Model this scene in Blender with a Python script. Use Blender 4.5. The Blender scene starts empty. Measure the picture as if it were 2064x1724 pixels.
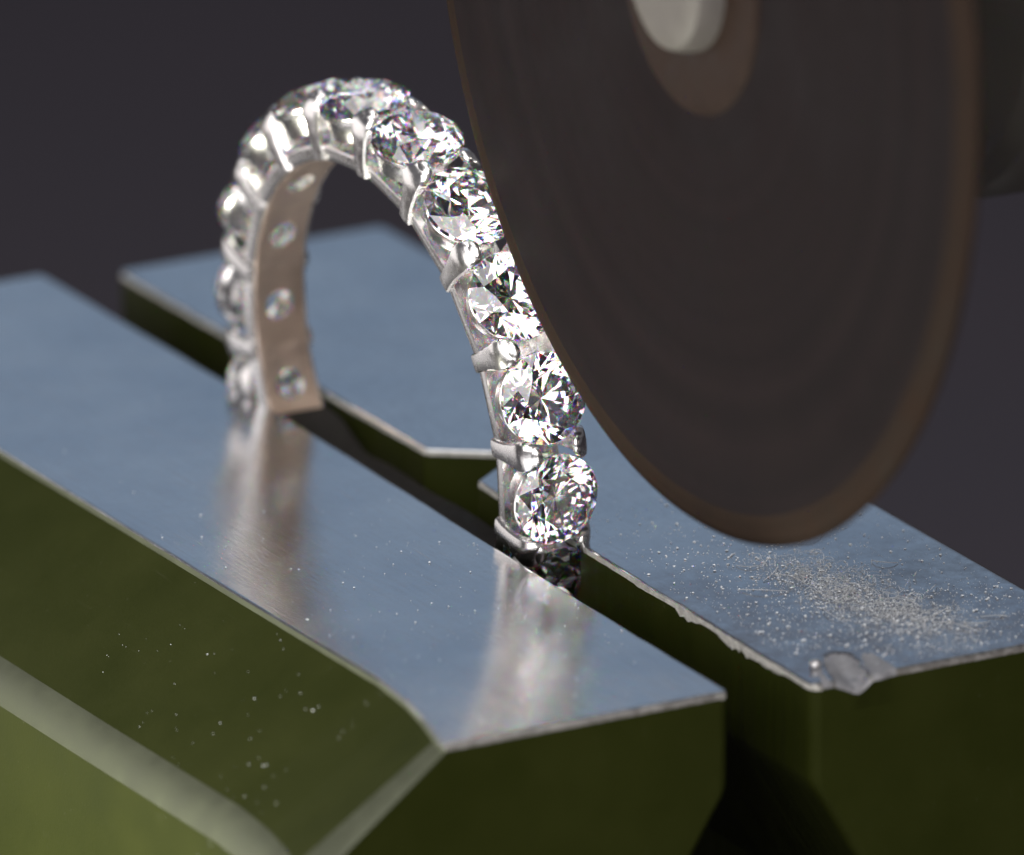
import bpy, math, random
import numpy as np
from mathutils import Vector, Matrix, noise

random.seed(7)
S = bpy.context.scene
COL = S.collection
R = math.radians

# ---------------------------------------------------------------- camera
FWD = Vector((0.4592789, 0.82781152, -0.32216609))
RGT = Vector((0.87443355, -0.48514531, 0.0))
UPV = RGT.cross(FWD)
cam_d = bpy.data.cameras.new('camera')
cam = bpy.data.objects.new('camera', cam_d); COL.objects.link(cam)
cam.matrix_world = Matrix(((RGT.x, UPV.x, -FWD.x, -27.54136), (RGT.y, UPV.y, -FWD.y, -47.71127),
                           (RGT.z, UPV.z, -FWD.z, 19.70515), (0, 0, 0, 1)))
cam_d.sensor_width = 36.0
cam_d.lens = 33220.4 / 2064 * 36.0
cam_d.clip_start = 1.0; cam_d.clip_end = 1000
cam_d.dof.use_dof = True
cam_d.dof.focus_distance = (Vector((-0.05, 1.45, 0.3)) - cam.matrix_world.translation).dot(FWD)
cam_d.dof.aperture_fstop = 0.50
S.camera = cam

# ---------------------------------------------------------------- world and lamps
w = bpy.data.worlds.new('World'); S.world = w; w.use_nodes = True
bg = w.node_tree.nodes['Background']
bg.inputs[0].default_value = (0.80, 0.78, 0.86, 1); bg.inputs[1].default_value = 0.11


def area(name, direction, dist, sx, sy, power, color, target=(0.0, 2.6, 0.4), shape='RECTANGLE'):
    l = bpy.data.lights.new(name, 'AREA'); l.shape = shape; l.size = sx; l.size_y = sy
    l.energy = power; l.color = color
    o = bpy.data.objects.new(name, l); COL.objects.link(o)
    d = Vector(direction).normalized()
    o.location = Vector(target) + d * dist
    o.rotation_euler = (-d).to_track_quat('-Z', 'Y').to_euler()
    return o


area('key_lamp', (0.02, -0.55, 0.83), 22, 2.5, 2.5, 1100, (1.0, 0.97, 0.94), shape='DISK')
area('front_fill', (-0.56, -0.66, 0.54), 16, 17, 15, 2000, (1.0, 0.975, 0.965))  # large soft light added out of view to brighten stones and metal
area('overhead_fill', (0.0, 0.15, 1.0), 16, 13, 11, 800, (1.0, 0.97, 0.95))  # fill added above for the stones at the top of the ring
for k_, d_ in enumerate(((-0.5, -0.75, 0.45), (0.80, -0.22, 0.56), (-0.25, -0.25, 0.95), (-0.22, -0.95, 0.24))):
    area('sparkle_light', d_, 18, 1.0, 1.0, 330, (1.0, 0.95, 0.88), shape='DISK')  # small unseen lights added for flashes in the stones
area('blue_panel', (0.459, 0.828, 0.33), 30, 19, 8.0, 178, (0.44, 0.68, 1.0))  # added panel out of view, gives the jaw tops their blue reflection
area('left_fill', (-0.62, 0.78, 0.06), 10.5, 8, 7.0, 210, (1.0, 0.95, 0.93))  # unseen fill added for the ring's left flank to reflect
area('side_fill', (-0.93, -0.25, 0.30), 14, 6, 5, 200, (1.0, 0.96, 0.94))  # fill added to light the faces turned to the left
area('low_fill', (-0.85, -0.24, -0.42), 6.2, 1.0, 1.0, 560, (1.0, 1.0, 0.84), target=(0, 2.4, 0.4))  # unseen fill added near bench level to brighten the lower jaw facet
area('warm_fill', (0.46, -0.83, 0.31), 16, 6.0, 4.0, 26, (1.0, 0.76, 0.56))  # fill added to warm the inside of the ring

S.view_settings.view_transform = 'Standard'
S.view_settings.look = 'None'
S.view_settings.exposure = 0.0
S.view_settings.gamma = 1.0
c = S.cycles
c.max_bounces = 32; c.transmission_bounces = 28; c.glossy_bounces = 28; c.diffuse_bounces = 3
c.use_denoising = True
c.caustics_reflective = False
c.sample_clamp_indirect = 20.0
c.blur_glossy = 0.0


# ---------------------------------------------------------------- materials
def mat(name):
    m = bpy.data.materials.new(name); m.use_nodes = True
    nt = m.node_tree
    return m, nt, nt.nodes['Principled BSDF']


def N(nt, t, **kw):
    n = nt.nodes.new(t)
    for k, v in kw.items(): setattr(n, k, v)
    return n


def L(nt, a, b): nt.links.new(a, b)


def ramp(nt, src, p0, p1, c0, c1):
    r = N(nt, 'ShaderNodeValToRGB')
    r.color_ramp.elements[0].position = p0; r.color_ramp.elements[1].position = p1
    r.color_ramp.elements[0].color = (*c0, 1) if len(c0) == 3 else c0
    r.color_ramp.elements[1].color = (*c1, 1) if len(c1) == 3 else c1
    L(nt, src, r.inputs[0]); return r.outputs[0]


def noise_tex(nt, vec, scale, detail=4, rough=0.6):
    n = N(nt, 'ShaderNodeTexNoise'); n.inputs['Scale'].default_value = scale
    n.inputs['Detail'].default_value = detail; n.inputs['Roughness'].default_value = rough
    if vec is not None: L(nt, vec, n.inputs['Vector'])
    return n.outputs['Fac']


def mapping(nt, scale=(1, 1, 1), rot=(0, 0, 0), loc=(0, 0, 0)):
    tc = N(nt, 'ShaderNodeTexCoord'); m = N(nt, 'ShaderNodeMapping')
    m.inputs['Scale'].default_value = scale; m.inputs['Rotation'].default_value = rot; m.inputs['Location'].default_value = loc
    L(nt, tc.outputs['Object'], m.inputs['Vector']); return m.outputs['Vector']


def bump(nt, p, h, strength, dist):
    b = N(nt, 'ShaderNodeBump'); b.inputs['Strength'].default_value = strength; b.inputs['Distance'].default_value = dist
    L(nt, h, b.inputs['Height']); L(nt, b.outputs['Normal'], p.inputs['Normal'])


def steel_top(name, dusty):
    m, nt, p = mat(name)
    p.inputs['Metallic'].default_value = 1.0
    v = mapping(nt)
    big = noise_tex(nt, v, 1.6, 3)
    scr = None
    for k_, (sc_, an_) in enumerate((((150, 3.0, 1), 24), ((120, 4.0, 1), -35), ((170, 2.2, 1), 70))):
        t_ = ramp(nt, noise_tex(nt, mapping(nt, scale=sc_, rot=(0, 0, R(an_)), loc=(k_ * 3.3, k_, 0)), 1.0, 2, 0.5), 0.67, 0.74, (0,) * 3, (0.5,) * 3)
        if scr is None: scr = t_
        else:
            q_ = N(nt, 'ShaderNodeMath', operation='MAXIMUM'); L(nt, scr, q_.inputs[0]); L(nt, t_, q_.inputs[1]); scr = q_.outputs[0]
    gate = ramp(nt, noise_tex(nt, v, 2.3, 2), 0.48, 0.62, (0.1,) * 3, (1,) * 3)
    q_ = N(nt, 'ShaderNodeMath', operation='MULTIPLY'); L(nt, scr, q_.inputs[0]); L(nt, gate, q_.inputs[1]); scr = q_.outputs[0]
    p_col = ramp(nt, big, 0.3, 0.75, (0.50, 0.52, 0.55), (0.68, 0.67, 0.66))
    vs = mapping(nt, scale=(34, 2.2, 1), rot=(0, 0, R(38)))
    streak = noise_tex(nt, vs, 2.0, 5, 0.7)
    rr = ramp(nt, streak, 0.35, 0.8, (0.10,) * 3, (0.24,) * 3)
    L(nt, rr, p.inputs['Roughness'])
    bump(nt, p, streak, 0.08, 0.01)
    # thin film of grinding dust lying on the metal
    out = nt.nodes['Material Output']
    d = N(nt, 'ShaderNodeBsdfDiffuse'); d.inputs['Color'].default_value = (0.26, 0.26, 0.27, 1)
    mx = N(nt, 'ShaderNodeMixShader')
    f1 = noise_tex(nt, v, 26, 8, 0.75)
    fac = ramp(nt, f1, 0.47, 0.80, (0.02,) * 3, (0.16 if not dusty else 0.30,) * 3)
    if dusty:
        # heap of dust dragged out in one direction below the wheel
        vv = mapping(nt, scale=(3.0, 1.15, 0.0), loc=(-0.03 * 3.0, 2.05 * 1.15, 0))
        wob = N(nt, 'ShaderNodeVectorMath', operation='ADD')
        nz = N(nt, 'ShaderNodeTexNoise'); nz.inputs['Scale'].default_value = 6; nz.inputs['Detail'].default_value = 6
        L(nt, v, nz.inputs['Vector'])
        sc = N(nt, 'ShaderNodeVectorMath', operation='SCALE'); sc.inputs['Scale'].default_value = 1.1
        L(nt, nz.outputs['Color'], sc.inputs[0])
        sb = N(nt, 'ShaderNodeVectorMath', operation='SUBTRACT'); sb.inputs[1].default_value = (0.55, 0.55, 0.55)
        L(nt, sc.outputs[0], sb.inputs[0])
        L(nt, vv, wob.inputs[0]); L(nt, sb.outputs[0], wob.inputs[1])
        ln = N(nt, 'ShaderNodeVectorMath', operation='LENGTH'); L(nt, wob.outputs[0], ln.inputs[0])
        heap = ramp(nt, ln.outputs['Value'], 0.15, 1.0, (1, 1, 1), (0, 0, 0))
        fine = noise_tex(nt, mapping(nt, scale=(60, 25, 1), rot=(0, 0, R(-20))), 1.6, 8, 0.8)
        fr = ramp(nt, fine, 0.36, 0.70, (0.04,) * 3, (0.60,) * 3)
        mu = N(nt, 'ShaderNodeMath', operation='MULTIPLY'); L(nt, heap, mu.inputs[0]); L(nt, fr, mu.inputs[1])
        mxx = N(nt, 'ShaderNodeMath', operation='MAXIMUM'); L(nt, mu.outputs[0], mxx.inputs[0]); L(nt, fac, mxx.inputs[1])
        fac = mxx.outputs[0]
        # grey film over the whole near part of the jaw
        sx = N(nt, 'ShaderNodeSeparateXYZ'); L(nt, v, sx.inputs[0])
        mp = N(nt, 'ShaderNodeMapRange'); mp.inputs['From Min'].default_value = -0.8; mp.inputs['From Max'].default_value = -2.1
        L(nt, sx.outputs['Y'], mp.inputs['Value'])
        f3 = ramp(nt, noise_tex(nt, v, 7, 8, 0.8), 0.36, 0.66, (0.10,) * 3, (0.75,) * 3)
        m3 = N(nt, 'ShaderNodeMath', operation='MULTIPLY'); L(nt, mp.outputs[0], m3.inputs[0]); L(nt, f3, m3.inputs[1])
        m4 = N(nt, 'ShaderNodeMath', operation='MAXIMUM'); L(nt, m3.outputs[0], m4.inputs[0]); L(nt, fac, m4.inputs[1])
        fac = m4.outputs[0]
        dc = ramp(nt, mu.outputs[0], 0.05, 0.45, (0.085, 0.080, 0.092), (0.30, 0.29, 0.28)); L(nt, dc, d.inputs['Color'])
    else:
        sx = N(nt, 'ShaderNodeSeparateXYZ'); L(nt, v, sx.inputs[0])
        near = ramp(nt, sx.outputs['Y'], 0.0, 1.0, (1, 1, 1), (0, 0, 0))
        nr = nt.nodes[-1]; mp = N(nt, 'ShaderNodeMapRange'); mp.inputs['From Min'].default_value = -2.7; mp.inputs['From Max'].default_value = -1.6
        L(nt, sx.outputs['Y'], mp.inputs['Value']); L(nt, mp.outputs[0], nr.inputs[0])
        sm_ = ramp(nt, noise_tex(nt, mapping(nt, scale=(9, 3, 1), rot=(0, 0, R(25))), 1.5, 5, 0.7), 0.35, 0.75, (0.05,) * 3, (0.42,) * 3)
        mu = N(nt, 'ShaderNodeMath', operation='MULTIPLY'); L(nt, near, mu.inputs[0]); L(nt, sm_, mu.inputs[1])
        mxx = N(nt, 'ShaderNodeMath', operation='MAXIMUM'); L(nt, mu.outputs[0], mxx.inputs[0]); L(nt, fac, mxx.inputs[1])
        fac = mxx.outputs[0]
    L(nt, p_col, p.inputs['Base Color'])
    q_ = N(nt, 'ShaderNodeMath', operation='MAXIMUM'); L(nt, fac, q_.inputs[0]); L(nt, scr, q_.inputs[1]); fac = q_.outputs[0]
    L(nt, fac, mx.inputs[0]); L(nt, p.outputs[0], mx.inputs[1]); L(nt, d.outputs[0], mx.inputs[2])
    L(nt, mx.outputs[0], out.inputs['Surface'])
    return m


def green_paint(name):
    m, nt, p = mat(name)
    v = mapping(nt)
    n1 = noise_tex(nt, v, 2.2, 4)
    col = ramp(nt, n1, 0.3, 0.75, (0.0180, 0.0225, 0.0034), (0.0255, 0.0300, 0.0052))
    # pale rubbed specks and smears
    n2 = noise_tex(nt, v, 42, 3, 0.55)
    sp = ramp(nt, n2, 0.70, 0.78, (0,) * 3, (0.5,) * 3)
    mx = N(nt, 'ShaderNodeMixRGB'); mx.inputs[2].default_value = (0.07, 0.075, 0.045, 1)
    L(nt, sp, mx.inputs[0]); L(nt, col, mx.inputs[1]); L(nt, mx.outputs[0], p.inputs['Base Color'])
    s2 = ramp(nt, noise_tex(nt, mapping(nt, scale=(60, 3, 9), rot=(R(20), 0, R(15))), 1.0, 3, 0.6), 0.66, 0.80, (0,) * 3, (0.22,) * 3)
    mx2 = N(nt, 'ShaderNodeMixRGB'); mx2.inputs[2].default_value = (0.06, 0.064, 0.035, 1)
    L(nt, s2, mx2.inputs[0]); L(nt, mx.outputs[0], mx2.inputs[1]); L(nt, mx2.outputs[0], p.inputs['Base Color'])
    rr = ramp(nt, n1, 0.3, 0.7, (0.36,) * 3, (0.48,) * 3); L(nt, rr, p.inputs['Roughness'])
    p.inputs['Specular IOR Level'].default_value = 0.14
    bump(nt, p, noise_tex(nt, v, 70, 3), 0.06, 0.01)
    return m


def simple(name, col, rough, metal=0.0, var=0.12, vscale=6, bmp=0.05, bscale=60, spec=0.5):
    m, nt, p = mat(name)
    v = mapping(nt)
    n1 = noise_tex(nt, v, vscale, 4)
    a = tuple(max(0, x * (1 - var)) for x in col); b = tuple(min(1, x * (1 + var)) for x in col)
    L(nt, ramp(nt, n1, 0.3, 0.7, a, b), p.inputs['Base Color'])
    p.inputs['Metallic'].default_value = metal; p.inputs['Specular IOR Level'].default_value = spec
    L(nt, ramp(nt, n1, 0.3, 0.7, (rough * 0.8,) * 3, (min(1, rough * 1.25),) * 3), p.inputs['Roughness'])
    if bmp: bump(nt, p, noise_tex(nt, v, bscale, 3), bmp, 0.01)
    return m


def diamond_material():
    m, nt, p = mat('diamond'); nt.nodes.remove(p)
    out = nt.nodes['Material Output']
    # mostly white light, with a small spread of the colours for the fire
    sh = []; w0 = 0.68
    for colr, ior in (((w0, w0, w0), 2.42), ((1 - w0, 0, 0), 2.40), ((0, 1 - w0, 0), 2.42), ((0, 0, 1 - w0), 2.455)):
        g = N(nt, 'ShaderNodeBsdfGlass'); g.inputs['Color'].default_value = (*colr, 1)
        g.inputs['IOR'].default_value = ior; g.inputs['Roughness'].default_value = 0.0
        sh.append(g.outputs[0])
    while len(sh) > 1:
        a1 = N(nt, 'ShaderNodeAddShader'); L(nt, sh[0], a1.inputs[0]); L(nt, sh[1], a1.inputs[1])
        sh = [a1.outputs[0]] + sh[2:]
    L(nt, sh[0], out.inputs['Surface'])
    return m


M = dict(
    top_front=steel_top('polished steel with dust', False),
    top_back=steel_top('polished steel with dust heap', True),
    green=green_paint('olive green enamel'),
    bevel=simple('paler green enamel edge', (0.066, 0.072, 0.046), 0.5, 0.3),  # paler than the enamel beside it, along the bevelled edges
    rim=simple('bare worn steel edge', (0.44, 0.43, 0.42), 0.45, 1.0, 0.3, 40, 0.2, 90),
    gold=simple('white gold', (0.92, 0.90, 0.89), 0.24, 1.0, 0.03, 30, 0.04, 120),
    liner=simple('inner band tinted for warm light', (0.86, 0.69, 0.57), 0.38, 1.0, 0.05, 10, 0.04, 60),  # warm tint in the colour stands in for warm light on the band
    diamond=diamond_material(),
    wheel=simple('dark grinding wheel face', (0.0085, 0.0058, 0.0066), 0.5, 0.0, 0.12, 2, 0.015, 20, 0.07),
    wheel_rim=simple('brown wheel edge', (0.021, 0.0135, 0.0102), 0.75, 0.0, 0.2, 5, 0.1, 40, 0.06),
    flange=simple('dark flange', (0.020, 0.011, 0.008), 0.5, 0.0, 0.15, 8, spec=0.15),
    screw=simple('grey steel spindle', (0.115, 0.104, 0.098), 0.6, 0.0, 0.08, 8),
    motor=simple('grey motor paint', (0.07, 0.063, 0.056), 0.6, 0.0, 0.1, 3),
    slot=simple('dark brown slot', (0.018, 0.010, 0.006), 0.7),
    bench=simple('dark bench', (0.050, 0.040, 0.049), 0.55, 0.0, 0.15, 0.15, 0.05, 3, 0.3),
    speck=simple('bright dust', (0.84, 0.87, 0.92), 0.3, 0.0, 0.05, 10, 0),
    fibre=simple('dust fibre', (0.72, 0.73, 0.75), 0.5, 0.0, 0.15, 4, 0),
    chip=simple('chipped bare edge', (0.55, 0.54, 0.50), 0.5, 0.15, 0.25, 40, 0.4, 70),
    scar=simple('gouged bare steel', (0.30, 0.30, 0.32), 0.5, 0.35, 0.3, 25, 0.5, 45),
    shade=simple('black rubber', (0.010, 0.009, 0.008), 0.75, 0.0, 0.2, 12, 0.3, 50, 0.2),  # black for the pad added to darken the gap
    grit=simple('grey metal grit', (0.62, 0.61, 0.62), 0.35, 0.8, 0.1, 30),
)


def wheel_marks(m):
    nt = m.node_tree; p = nt.nodes['Principled BSDF']
    tc = N(nt, 'ShaderNodeTexCoord'); sp = N(nt, 'ShaderNodeSeparateXYZ'); L(nt, tc.outputs['Object'], sp.inputs[0])
    cb = N(nt, 'ShaderNodeCombineXYZ'); L(nt, sp.outputs['Y'], cb.inputs['X']); L(nt, sp.outputs['Z'], cb.inputs['Y'])
    ln = N(nt, 'ShaderNodeVectorMath', operation='LENGTH'); L(nt, cb.outputs[0], ln.inputs[0])
    n1 = N(nt, 'ShaderNodeTexNoise', noise_dimensions='1D'); n1.inputs['Scale'].default_value = 9; n1.inputs['Detail'].default_value = 5
    L(nt, ln.outputs['Value'], n1.inputs['W'])
    rg = ramp(nt, n1.outputs['Fac'], 0.3, 0.75, (0.88, 0.88, 0.88), (1.15, 1.10, 1.08))
    mx = N(nt, 'ShaderNodeMixRGB', blend_type='MULTIPLY'); mx.inputs[0].default_value = 1.0
    src = p.inputs['Base Color'].links[0].from_socket
    L(nt, src, mx.inputs[1]); L(nt, rg, mx.inputs[2]); L(nt, mx.outputs[0], p.inputs['Base Color'])


wheel_marks(M['wheel']); wheel_marks(M['wheel_rim'])


# ---------------------------------------------------------------- mesh helpers
class MB:
    def __init__(s): s.v = []; s.f = []

    def add(s, vs, fs):
        k = len(s.v); s.v += [tuple(x) for x in vs]; s.f += [tuple(i + k for i in f) for f in fs]

    def loft(s, rings, close_u=True, caps=(False, False)):
        k = len(s.v); n = len(rings[0])
        for r in rings: s.v += [tuple(x) for x in r]
        m = n if close_u else n - 1
        for a in range(len(rings) - 1):
            for i in range(m):
                j = (i + 1) % n
                s.f.append((k + a * n + i, k + a * n + j, k + (a + 1) * n + j, k + (a + 1) * n + i))
        if caps[0]: s.f.append(tuple(k + i for i in range(n))[::-1])
        if caps[1]: s.f.append(tuple(k + (len(rings) - 1) * n + i for i in range(n)))

    def build(s, name, material, parent=None, smooth=None, mesh=None):
        me = mesh
        if me is None:
            me = bpy.data.meshes.new(name); me.from_pydata(s.v, [], s.f); me.update()
            import bmesh
            b = bmesh.new(); b.from_mesh(me); bmesh.ops.recalc_face_normals(b, faces=b.faces[:])
            if smooth:
                for f in b.faces: f.smooth = True
                for e in b.edges:
                    if len(e.link_faces) == 2 and e.calc_face_angle(0) > R(smooth): e.smooth = False
            b.to_mesh(me); b.free()
            me.materials.append(material)
        o = bpy.data.objects.new(name, me); COL.objects.link(o)
        if parent: o.parent = parent
        return o


def tag(o, label=None, cat=None, group=None, kind=None):
    for k, v in (('label', label), ('category', cat), ('group', group), ('kind', kind)):
        if v: o[k] = v
    return o


def empty(name, loc=(0, 0, 0), rot=None):
    o = bpy.data.objects.new(name, None); COL.objects.link(o)
    o.empty_display_size = 0.2
    if rot is not None: o.matrix_world = rot
    else: o.location = loc
    return o


# ---------------------------------------------------------------- bench
mb = MB(); nb = 24
xs = np.linspace(-120, 120, nb); g = []
for i in range(nb):
    for j in range(nb): g.append((xs[i], xs[j], -3.5))
mb.add(g, [(i * nb + j, (i + 1) * nb + j, (i + 1) * nb + j + 1, i * nb + j + 1) for i in range(nb - 1) for j in range(nb - 1)])
tag(mb.build('bench_top', M['bench']), 'dark purplish bench surface far out of focus behind the jaws', None, None, 'structure')


# ---------------------------------------------------------------- jaws
def interp(pts, y):
    return float(np.interp(y, [p[0] for p in pts], [p[1] for p in pts]))


def sm(t): t = max(0.0, min(1.0, t)); return t * t * (3 - 2 * t)


def jaw(kind, y0, y1, inner, outer, b, top_mat, label, chip, dent, stripe):
    root = empty('vise_jaw', (-0.7 if kind == 'front' else 0.7, 2.6, -3.5))
    tag(root, label, 'vise jaw', 'pair of vise jaws holding the ring')
    off = root.location.copy()
    s = -1.0 if kind == 'front' else 1.0
    near = [0, .25, .6, 1.0, 1.5, 2.2, 3.2]
    ys = [y0 + b * k for k in near] + list(np.arange(y0 + 0.12, y0 + 0.62, 0.012)) + list(np.linspace(y0 + 0.64, y1 - 0.08, 150))
    if kind == 'back': ys += [2.40, 2.45, 2.68, 2.85, 2.90]
    ys += [y1 - b * k for k in (3.2, 2.2, 1.5, 1.0, .6, .25, 0)]
    ys = sorted(set(round(float(y), 5) for y in ys))
    nt_ = 110
    plate, rim_in, rim_out, body = [], [], [], []
    for y in ys:
        d0, d1 = y - y0, y1 - y
        de = min(d0, d1)
        t = min(1.0, de / b); drop = b * (1 - math.sqrt(max(0.0, 1 - (1 - t) ** 2)))
        r0 = 0.05; rc = 0.0
        if de < r0: rc = r0 - math.sqrt(max(0, r0 * r0 - (r0 - de) ** 2))
        xi = interp(inner, y) + s * rc * 0.8
        xo = interp(outer, y) - s * (rc if d1 < r0 else rc * 0.3)
        jig = 0.006 * noise.noise((y * 5, 3.1 if s > 0 else 7.7, 0)) + 0.003 * noise.noise((y * 23, 1.1, s))
        xi += jig * (1.0 if kind == 'back' else 0.5)
        zl = b + 0.004 + chip(y)
        pin = [(xi, -max(zl, drop + 0.004)), (xi, -b - 0.001 - 0.3 * chip(y))]
        b2 = 0.010; bw = b2 * (1.0 + 5 * chip(y))
        ring = list(pin)
        for k in range(1, 4):
            a = k / 3 * math.pi / 2
            ring.append((xi + s * bw * (1 - math.cos(a)), -b2 * (1 - math.sin(a))))
        for k in range(1, nt_):
            u = (k / nt_) ** 1.7 if kind == 'back' else k / nt_
            x = xi + s * bw + (xo - s * b2 - xi - s * bw) * u
            ring.append((x, dent(x, y)))
        for k in range(3, -1, -1):
            a = k / 3 * math.pi / 2
            ring.append((xo - s * b2 * (1 - math.cos(a)), -b2 * (1 - math.sin(a))))
        ring.append((xo, -b - 0.006))
        ring = [(x, min(z, -drop + (z if z < 0 and k > 4 and k < len(ring) - 5 else 0))) for k, (x, z) in enumerate(ring)]
        def by(x):   # metal pushed out over the near end beside the gouge
            if kind != 'back': return y
            return y - 0.014 * math.exp(-((x - 0.33) / 0.085) ** 4) * sm(1 - d0 / 0.14)
        plate.append([Vector((x, by(x), z)) - off for x, z in ring])
        zi, zo = ring[0][1], ring[-1][1]
        zi = min(zi, zo if False else zi)
        st = stripe * max(0.0, 1 - d0 / 0.10) if stripe else 0.0
        bev = min(1.0, de / 0.03)
        body_in = [(xi, zi), (xi, -0.35), (xi + s * 0.012, -0.39), (xi + s * 0.05, -0.45), (xi + s * 0.48, -1.15), (xi + s * 0.52, -3.5)]
        body_out = [(xo, zo), (xo + s * (0.55 - st), zo - 0.36), (xo + s * (0.585 - st), zo - 0.385), (xo + s * (0.625 - st), zo - 0.43),
                    (xo + s * (0.645 - st), zo - 0.48), (xo + s * (0.72 - st), -3.5)]
        body.append([Vector((x, y, z)) - off for x, z in body_in[::-1] + ring[1:-1][:0] + body_out])
    p = MB()
    p.loft(plate, close_u=False)
    n = len(plate[0])
    pl = p.build('top_plate', top_mat, root, smooth=25)
    # bare rim along the edges, lying on the same shell: assigned by position
    pl.data.materials.append(M['rim']); pl.data.materials.append(M['chip']); pl.data.materials.append(M['scar']); pl.data.materials.append(M['bevel'])
    for f in pl.data.polygons:
        i = min(v % n for v in f.vertices); a = min(v // n for v in f.vertices)
        yy = f.center.y + off.y
        if yy < y0 + b * 1.0 or yy > y1 - b * 1.0: f.material_index = 1
        if i < 2: f.material_index = 2
        if i >= n - 3: f.material_index = 4
        if kind == 'back' and 0.14 < f.center.x + off.x < 0.46 and yy < 0.22 and abs(dent(f.center.x + off.x, yy)) > 0.004: f.material_index = 3
    q = MB(); q.loft(body, close_u=False)
    m = len(body[0])
    q.f = [f for f in q.f if f[0] % m != 5]        # the top is closed by the steel plate
    # end faces
    for a in (0, len(body) - 1):
        k = a * m; kk = len(q.v)
        q.v += [tuple(x) for x in plate[a][1:-1]]
        edge = plate[a][1:-1]; ye = ys[a] - off.y; zt_ = -0.12 - off.z; ne = len(edge)
        q.v += [(p_.x, ye, zt_) for p_ in edge]
        for j_ in range(ne - 1): q.f.append((kk + j_, kk + j_ + 1, kk + ne + j_ + 1, kk + ne + j_))
        q.f.append((kk + ne - 1, k + 7, kk + 2 * ne - 1))
        q.f.append(tuple(range(k, k + 5)) + tuple(range(kk + ne, kk + 2 * ne)) + tuple(range(k + 7, k + m)))
    nside = len(body) * m
    bo = q.build('green_body', M['green'], root, smooth=30)
    bo.data.materials.append(M['bevel'])
    for f in bo.data.polygons:
        if max(f.vertices) >= nside: f.use_smooth = False; continue
        i = min(v % m for v in f.vertices); a = min(v // m for v in f.vertices)
        if i in (7, 8, 9) : f.material_index = 1
        if stripe and i == 6 and f.center.y + off.y < y0 + 0.10: f.material_index = 1
    return root


def chips_back(y):
    h = 0.0
    for yc, wd, a in ((0.87, 0.06, 0.034), (0.80, 0.05, 0.020), (0.52, 0.10, 0.030), (0.37, 0.09, 0.024), (0.22, 0.10, 0.020), (1.2, 0.10, 0.006)):
        t = abs(y - yc) / wd
        if t < 1: h = max(h, a * (1 - t * t) * (0.5 + 1.0 * abs(noise.noise((y * 45, 2, 0))) + 0.5 * noise.noise((y * 130, 4, 0))))
    return max(0.0, h)


def chips_front(y): return max(0.0, 0.003 * noise.noise((y * 9, 5, 0)))


def dent_back(x, y):
    # gouge running out over the near end, with raised lips
    dx, dy = x - 0.295, y + 0.02
    ax, ay = dx * 0.95 - dy * 0.25, dx * 0.25 + dy * 0.95
    run = sm(1 - (ay - 0.01) / 0.23)
    g = -0.036 * math.exp(-(ax / 0.055) ** 2) * run
    lip = (0.024 * math.exp(-((ax - 0.105) / 0.045) ** 2) + 0.008 * math.exp(-((ax + 0.10) / 0.03) ** 2)) * run
    rough = 0.006 * noise.noise((x * 22, y * 22, 3)) * math.exp(-(ax / 0.16) ** 2) * run
    return g + lip + rough + 0.0035 * noise.noise((x * 3, y * 1.4, 1)) * sm((1.6 - y) / 1.0)


def dent_front(x, y): return 0.0012 * noise.noise((x * 2.4, y * 0.9, 4))


front_inner = [(0.0, -0.185), (0.8, -0.175), (1.76, -0.158), (2.76, -0.135), (3.7, -0.125), (5.4, -0.13)]
front_outer = [(0.0, -1.350), (0.10, -1.325), (0.29, -1.275), (0.47, -1.240), (0.73, -1.215), (1.75, -1.225), (5.4, -1.235)]
back_inner = [(-0.1, 0.102), (0.5, 0.110), (1.5, 0.126), (2.45, 0.145), (2.66, 0.43), (2.86, 0.150), (5.3, 0.140)]
back_outer = [(-0.1, 1.29), (5.3, 1.29)]
jaw('front', 0.0, 5.40, front_inner, front_outer, 0.020, M['top_front'],
    'green jaw nearest the viewer, its bare polished top mirroring the ring', chips_front, dent_front, 0.075)
jaw('back', -0.085, 5.29, back_inner, back_outer, 0.020, M['top_back'],
    'green jaw under the dark wheel, dusty top with a dented corner', chips_back, dent_back, 0.0)


# dark pad added to block light and shade the gap, inside the ring
pad = MB(); rr = []
for x, ins in ((-0.108, 0.012), (-0.100, 0.0), (0.088, 0.0), (0.096, 0.012)):
    pr_ = [(2.715 + t * (0.755 - ins) + (0.045 if t == 1 else 0), -0.105 - ins - 0.004 * math.cos(t * 9) + 0.085 * sm((t - 0.62) / 0.38)) for t in np.linspace(-1, 1, 30)]
    for k in range(1, 16):
        a = -math.pi * k / 16
        y_ = 2.715 + (0.755 - ins) * math.cos(a)
        pr_.append((y_, min(-0.12, 0.30 - math.sqrt(max(0.0, (0.865 - ins) ** 2 - (y_ - 2.715) ** 2)))))
    rr.append([(x, y_, z_) for y_, z_ in pr_])
pad.loft(rr, caps=(True, True))
po = pad.build('shade_pad', M['shade'], None, smooth=35)
tag(po, 'black rubber pad added in the narrow gap between the two jaws', 'rubber pad')


# ---------------------------------------------------------------- ring
n_ = Vector((0.99524459, 0.01737206, 0.09584575)); e1 = Vector((-0.017453, 0.999848, 0.0)); e2 = n_.cross(e1)
RC = Vector((-0.011, 2.756, 0.285)) - FWD * 0.045
RM = Matrix(((n_.x, e1.x, e2.x, RC.x), (n_.y, e1.y, e2.y, RC.y), (n_.z, e1.z, e2.z, RC.z), (0, 0, 0, 1)))
ring = empty('diamond_ring', rot=RM)
tag(ring, 'white gold eternity ring set with round diamonds standing upright between the jaws', 'ring')
NS = 18; STEP = 2 * math.pi / NS; PH0 = R(5)


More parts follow.
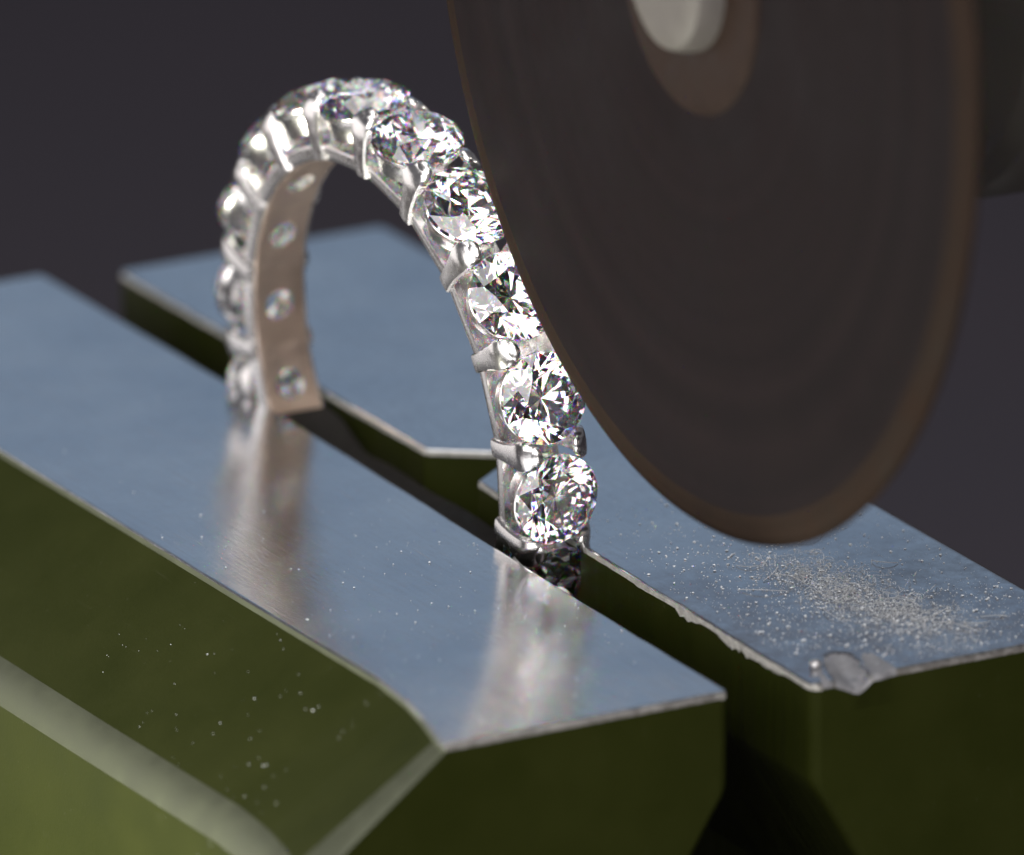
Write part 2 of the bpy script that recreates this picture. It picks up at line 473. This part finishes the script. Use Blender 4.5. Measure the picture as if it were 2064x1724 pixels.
def P(r, phi, x):   # ring coordinates: phi from the near side upward
    return Vector((x, -r * math.cos(phi), r * math.sin(phi)))


# inner band: one segment with a round opening under each stone
RI, RT = 0.900, 0.030
WI = 0.102
seg = MB(); HR = 0.058; NH = 16
half = STEP / 2
def seg_pt(u, x, r): return P(r, u / 0.915, x)
outer_pts, hole_pts = [], []
for k in range(NH):
    a = 2 * math.pi * (k + 0.5) / NH
    ca, sa = math.cos(a), math.sin(a)
    hu = half * 0.915
    sc = min(hu / abs(ca), WI / abs(sa))
    outer_pts.append((ca * sc, sa * sc)); hole_pts.append((ca * HR, sa * HR))
# snap the outline to its corners
hu = half * 0.915
for cx in (-hu, hu):
    for cy in (-WI, WI):
        k = min(range(NH), key=lambda i: (outer_pts[i][0] - cx) ** 2 + (outer_pts[i][1] - cy) ** 2)
        outer_pts[k] = (cx, cy)
rings = []
for pts, r in ((outer_pts, RI + RT), (hole_pts, RI + RT), (hole_pts, RI), (outer_pts, RI)):
    rings.append([seg_pt(u, x, r) for u, x in pts])
seg.loft(rings)
k = 0
seg.loft([rings[3], rings[0]])
segment_mesh = None

# brilliant cut
def brilliant(d):
    Rg = d / 2; rt = 0.56 * Rg; ca, pa = math.tan(R(34.5)), math.tan(R(40.8)); g = 0.025 * d
    c22 = math.cos(R(22.5)); zt = (Rg - rt) * ca + g
    v = []; f = []
    A = lambda r, deg, z: (r * math.cos(R(deg)), r * math.sin(R(deg)), z)
    T = [A(rt, 45 * i, zt) for i in range(8)]
    rm = 0.5 * (rt * c22 + Rg); Mv = [A(rm, 45 * i + 22.5, zt - ca * (rm * c22 - rt)) for i in range(8)]
    Gu = [A(Rg, 22.5 * i, g) for i in range(16)]; Gl = [A(Rg, 22.5 * i, -g) for i in range(16)]
    rl = 0.25 * Rg; Lv = [A(rl, 45 * i + 22.5, -g - pa * (Rg - rl * c22)) for i in range(8)]
    C = [(0, 0, -g - pa * Rg)]
    v = T + Mv + Gu + Gl + Lv + C
    t, m, gu, gl, l, cc = 0, 8, 16, 32, 48, 56
    f.append(tuple(range(8)))
    for i in range(8):
        j = (i + 1) % 8; h = (2 * i + 1) % 16; g2 = (2 * i + 2) % 16; im = (i - 1) % 8
        f += [(t + i, m + i, t + j), (t + i, m + im, gu + 2 * i, m + i), (m + i, gu + 2 * i, gu + h), (m + i, gu + h, gu + g2)]
        f += [(cc, l + i, gl + 2 * i, l + im), (l + i, gl + h, gl + 2 * i), (l + i, gl + g2, gl + h)]
        for a, bb in ((2 * i, h), (h, g2)): f.append((gu + a, gl + a, gl + bb, gu + bb))
    return v, f


SD = 0.343; GR = 1.108; SX = 0.014
dv, df = brilliant(SD)
dmesh = None; cup_mesh = None; rail_mesh = None; bar_meshes = [None, None]; tip_meshes = [None, None]


def frame(phi, r, x=0.0):
    """local axes: X = ring axis, Y = along the ring, Z = outwards"""
    rad = P(1, phi, 0); tan = Vector((0, math.sin(phi), math.cos(phi)))
    o = P(r, phi, x)
    return Matrix(((1, tan.x, rad.x, o.x), (0, tan.y, rad.y, o.y), (0, tan.z, rad.z, o.z), (0, 0, 0, 1)))


rnd = random.Random(3)
for i in range(NS):
    ph = PH0 + STEP * (i + 0.5)
    # inner band segment
    o = seg.build('band_segment', M['liner'], ring, smooth=40, mesh=segment_mesh); segment_mesh = o.data
    if i == 0:
        o.data.materials.append(M['gold'])
        for f in list(o.data.polygons)[:2 * NH]: f.material_index = 1
    o.matrix_local = Matrix.Rotation(-ph, 4, 'X')
    # stone
    m_ = MB(); m_.v = dv; m_.f = df
    o = m_.build('diamond', M['diamond'], ring, mesh=dmesh); dmesh = o.data
    o.matrix_local = frame(ph, GR, SX) @ Matrix.Rotation(rnd.uniform(0, 6.28), 4, 'Z') @ Matrix.Rotation(R(rnd.uniform(-4, 4)), 4, 'X')
    # cup (gallery) under the girdle
    if cup_mesh is None:
        cm = MB(); prof = [(0.140, -0.108), (0.147, -0.080), (0.158, -0.036), (0.166, -0.028), (0.172, -0.020), (0.174, -0.010), (0.170, -0.006), (0.164, -0.012), (0.150, -0.036), (0.134, -0.080), (0.126, -0.108)]
        nn = 40
        cm.loft([[(r * math.cos(2 * math.pi * k / nn), r * 0.97 * math.sin(2 * math.pi * k / nn), z) for k in range(nn)] for r, z in prof + prof[:1]])
        cup = cm
    o = cup.build('stone_cup', M['gold'], ring, smooth=35, mesh=cup_mesh); cup_mesh = o.data
    o.matrix_local = frame(ph, GR - 0.004, SX) @ Matrix.Diagonal((0.985, 0.985, 1.0, 1.0))
    # lower rail on both flanks: bows inwards between the bars
    if rail_mesh is None:
        rm_ = []
        for sx in (-1, 1):
            r_ = MB(); rr = []
            for k in range(15):
                u = -1 + 2 * k / 14; a = u * STEP / 2
                bow = 0.012 * (1 - u * u)
                x0 = sx * (0.106 + bow * 0.6)
                prof = [(0.902, x0), (0.940 - bow * 0.3, x0 + sx * 0.010), (0.962 - bow * 0.3, x0 + sx * 0.007), (0.962 - bow * 0.3, x0 - sx * 0.018), (0.930, x0 - sx * 0.022), (0.902, x0 - sx * 0.016)]
                rr.append([P(r, a, x) for r, x in prof])
            r_.loft(rr, caps=(True, True)); rm_.append(r_)
        rail_src = rm_; rail_mesh = [None, None]
    for q in (0, 1):
        o = rail_src[q].build('rail', M['gold'], ring, smooth=40, mesh=rail_mesh[q]); rail_mesh[q] = o.data
        o.matrix_local = Matrix.Rotation(-ph, 4, 'X')
    # flared bar and its bead at the junction
    pj = PH0 + STEP * i
    for q, sx in enumerate((-1, 1)):
        if bar_meshes[q] is None:
            b_ = MB(); rr = []
            for r, x, wd, th in ((0.905, 0.116, 0.036, 0.022), (0.950, 0.120, 0.036, 0.024), (1.010, 0.126, 0.040, 0.026), (1.060, 0.130, 0.049, 0.030), (1.095, 0.125, 0.058, 0.040), (1.120, 0.112, 0.058, 0.048), (1.140, 0.097, 0.048, 0.044), (1.150, 0.086, 0.032, 0.032)):
                z = r - 0.95
                cs = [(-wd, 0.2), (-wd * 0.86, 0.8), (-wd * 0.5, 1.0), (0, 1.06), (wd * 0.5, 1.0), (wd * 0.86, 0.8), (wd, 0.2), (wd, -0.7), (-wd, -0.7)]
                rr.append([(sx * (x + th * 0.5 * c_) + SX * sm(z / 0.13), t_, z) for t_, c_ in cs])
            b_.loft(rr, caps=(True, True))
            t_ = MB(); rr = []
            for k in range(1, 8):
                a = -math.pi / 2 + math.pi * k / 8
                rr.append([(0.030 * math.cos(a) * math.cos(2 * math.pi * j / 14), 0.042 * math.cos(a) * math.sin(2 * math.pi * j / 14), 0.019 * math.sin(a)) for j in range(14)])
            t_.loft(rr, caps=(True, True))
            if q == 0: bars, tips = [b_], [t_]
            else: bars.append(b_); tips.append(t_)
        o = bars[q].build('prong_bar', M['gold'], ring, smooth=35, mesh=bar_meshes[q]); bar_meshes[q] = o.data
        o.matrix_local = frame(pj, 0.95)
        bd = tips[q].build('bead', M['gold'], o, smooth=60, mesh=tip_meshes[q]); tip_meshes[q] = bd.data
        bd.matrix_local = Matrix.Translation((sx * 0.090 + SX, 0, 0.190)) @ Matrix.Rotation(R(sx * 38), 4, 'Y')


# ---------------------------------------------------------------- wheel and motor
def lathe(prof, nn=96, ends=(True, True)):
    """profile of (x along the axle, radius)"""
    m = MB()
    m.loft([[(x, -r * math.cos(2 * math.pi * k / nn), r * math.sin(2 * math.pi * k / nn)) for k in range(nn)] for x, r in prof],
           caps=ends)
    return m


WM = Matrix.Translation((-0.153, 0.367, 2.579)) @ Matrix.Rotation(R(-2), 4, 'Z')
wheel = empty('grinding_wheel', rot=WM)
tag(wheel, 'large dark disc wheel with brown edge hanging over the rear jaw', 'grinding wheel')
lathe([(0.0, 0.02), (0.0, 0.7), (0.0, 1.3), (0.0, 1.945)], 160, (True, False)).build('face', M['wheel'], wheel, smooth=30)
lathe([(0.0, 1.945), (0.004, 1.975), (0.012, 2.02), (0.022, 2.05), (0.036, 2.06), (0.05, 2.05), (0.06, 2.03), (0.065, 1.9), (0.065, 0.3)], 160, (False, True)).build('rim', M['wheel_rim'], wheel, smooth=40)
lathe([(-0.012, 0.30), (-0.020, 0.47), (-0.012, 0.515), (0.008, 0.53)], 96, (True, False)).build('flange', M['flange'], wheel, smooth=40)
lathe([(-0.13, 0.19), (-0.13, 0.23), (-0.105, 0.275), (-0.06, 0.29), (0.0, 0.295)]).build('spindle_end', M['screw'], wheel, smooth=40)
lathe([(0.10, 0.22), (0.95, 0.22)]).build('spindle', M['screw'], wheel, smooth=40)

MM = Matrix.Translation((-0.153, 0.367, 2.579)) @ Matrix.Rotation(R(-2), 4, 'Z') @ Matrix.Translation((0.9, 0, 0))
motor = empty('motor_housing', rot=MM)
tag(motor, 'blurred grey motor body behind the upper edge of the wheel', 'motor')
lathe([(0.0, 0.3), (0.0, 0.86), (0.05, 0.93), (0.12, 0.96), (3.4, 0.96), (3.5, 0.9), (3.5, 0.2)]).build('body', M['motor'], motor, smooth=30)
for k in range(14):
    a0 = R(-90 + 25.7 * k)
    sm_ = MB(); rr = []
    for x in (0.62, 0.66, 1.5, 1.54):
        hw = 0.07 if x in (0.66, 1.5) else 0.03
        rr.append([(x, -r * math.cos(a0 + t), r * math.sin(a0 + t)) for r, t in ((0.95, -hw), (0.966, -hw), (0.966, hw), (0.95, hw))])
    sm_.loft(rr, caps=(True, True))
    sm_.build('vent_slot', M['slot'], motor)


# ---------------------------------------------------------------- dust, fibres, grit
def speck(m, c, s, rn):
    v = []
    q = Matrix.Rotation(rn.uniform(0, 6.3), 3, 'Z') @ Matrix.Rotation(rn.uniform(0, 3), 3, 'X')
    for d in ((1, 0, 0), (-1, 0, 0), (0, 1, 0), (0, -1, 0), (0, 0, 1), (0, 0, -1)):
        p = q @ (Vector(d) * s * rn.uniform(0.5, 1.4)); v.append(Vector(c) + Vector((p.x, p.y, p.z * 0.5)))
    m.add(v, [(0, 2, 4), (2, 1, 4), (1, 3, 4), (3, 0, 4), (2, 0, 5), (1, 2, 5), (3, 1, 5), (0, 3, 5)])


def fibre(m, c, ln, rn, r=0.0022):
    a = rn.gauss(-1.2, 0.9); pts = []; p = Vector(c); cur = rn.uniform(-0.9, 0.9); lift = rn.uniform(0, 0.016)
    for k in range(7):
        pts.append(p.copy()); p = p + Vector((math.cos(a), math.sin(a), 0)) * ln / 6; a += cur / 2
        p.z = c[2] + lift * math.sin(math.pi * (k + 1) / 6)
    rings_ = []
    for k, q in enumerate(pts):
        d = (pts[min(k + 1, 6)] - pts[max(k - 1, 0)]).normalized(); s1 = d.cross(Vector((0, 0, 1))).normalized(); s2 = s1.cross(d)
        rings_.append([q + (s1 * math.cos(t) + s2 * math.sin(t)) * r for t in (0.5, 2.6, 4.7)])
    m.loft(rings_)


rn = random.Random(11)
dm = MB()
for k in range(4200):
    t = rn.random()
    if t < 0.32:
        u = rn.random(); x, y = 0.66 + 0.13 * u + rn.gauss(0, 0.09), 1.1 - 0.85 * u + rn.gauss(0, 0.13)
    elif t < 0.62:
        x, y = rn.gauss(0.62, 0.24), rn.gauss(0.75, 0.42)
    elif t < 0.8:
        x, y = rn.uniform(0.2, 1.25), rn.uniform(-0.02, 0.6)
    else:
        x, y = rn.uniform(0.18, 1.25), rn.uniform(0, 2.0)
    if not (0.16 < x < 1.26 and -0.04 < y < 2.3): continue
    if abs(x - 0.29) < 0.12 and y < 0.22: continue
    s = 0.0018 + 0.0052 * rn.random() ** 5
    speck(dm, (x, y, s * 0.25 + 0.001), s, rn)
tag(dm.build('metal_dust', M['speck']), 'glittering grinding dust scattered over the jaw top below the wheel', 'dust', None, 'stuff')
fm = MB()
for k in range(800):
    u = rn.random() ** 0.8
    cx = 0.66 + 0.13 * u; cy = 1.10 - 0.85 * u
    x, y = cx + rn.gauss(0, 0.10), cy + rn.gauss(0, 0.15)
    if not (0.25 < x < 1.2 and -0.0 < y < 1.25): continue
    fibre(fm, (x, y, 0.004), 0.012 + 0.05 * rn.random() ** 2, rn, 0.0005 + 0.0007 * rn.random() ** 2)
for k in range(34):   # longer bright slivers thrown out under the wheel
    u = rn.random()
    x, y = 0.62 + 0.2 * u + rn.gauss(0, 0.12), 1.2 - 0.95 * u + rn.gauss(0, 0.12)
    if not (0.2 < x < 1.2 and 0.05 < y < 1.3): continue
    fibre(fm, (x, y, 0.003), rn.uniform(0.08, 0.2), rn, rn.uniform(0.0008, 0.0018))
tag(fm.build('dust_fibres', M['fibre']), 'tangle of pale dust fibres on the jaw top directly below the wheel', 'dust fibres', None, 'stuff')
fd = MB()
for k in range(170):
    if rn.random() < 0.75: x, y = rn.uniform(-1.15, -0.2), abs(rn.gauss(1.3, 0.65)) + 0.05
    else: x, y = rn.uniform(-1.18, -0.2), rn.uniform(0.1, 4.0)
    if y > 5.2: continue
    s = 0.0016 + 0.0040 * rn.random() ** 3
    speck(fd, (x, y, s * 0.5 + 0.001), s, rn)
for k in range(150):   # on the sloping green flank and the end faces
    t = rn.random()
    if t < 0.6:
        u = rn.random(); y = rn.uniform(0.15, 2.2)
        x = -1.225 - 0.55 * u; z = -0.026 - 0.36 * u + 0.002
        speck(fd, (x, y, z), 0.0015 + 0.003 * rn.random() ** 3, rn)
    else:
        z = rn.uniform(-0.5, -1.3); y = rn.uniform(0.15, 2.4)
        speck(fd, (-1.215 - 0.645 - 0.072 * (-z - 0.48) / 3 - 0.003, y, z), 0.0018 + 0.003 * rn.random() ** 3, rn)
tag(fd.build('dust_specks', M['speck']), 'tiny pale dust specks lying on the nearer jaw', 'dust', None, 'stuff')
gm = MB(); rr = []
for k in range(1, 7):
    a = -math.pi / 2 + math.pi * k / 7
    rr.append([Vector((0.022 * math.cos(a) * math.cos(6.283 * j / 10), 0.024 * math.cos(a) * math.sin(6.283 * j / 10), 0.018 * math.sin(a))) * (1 + 0.2 * noise.noise((k * .7, j * .6, 2))) for j in range(10)])
gm.loft(rr, caps=(True, True))
g_ = gm.build('metal_crumb', M['grit'], None, smooth=60); g_.location = (0.205, 0.075, 0.014)
tag(g_, 'small bright metal crumb beside the dent in the jaw corner', 'metal crumb')
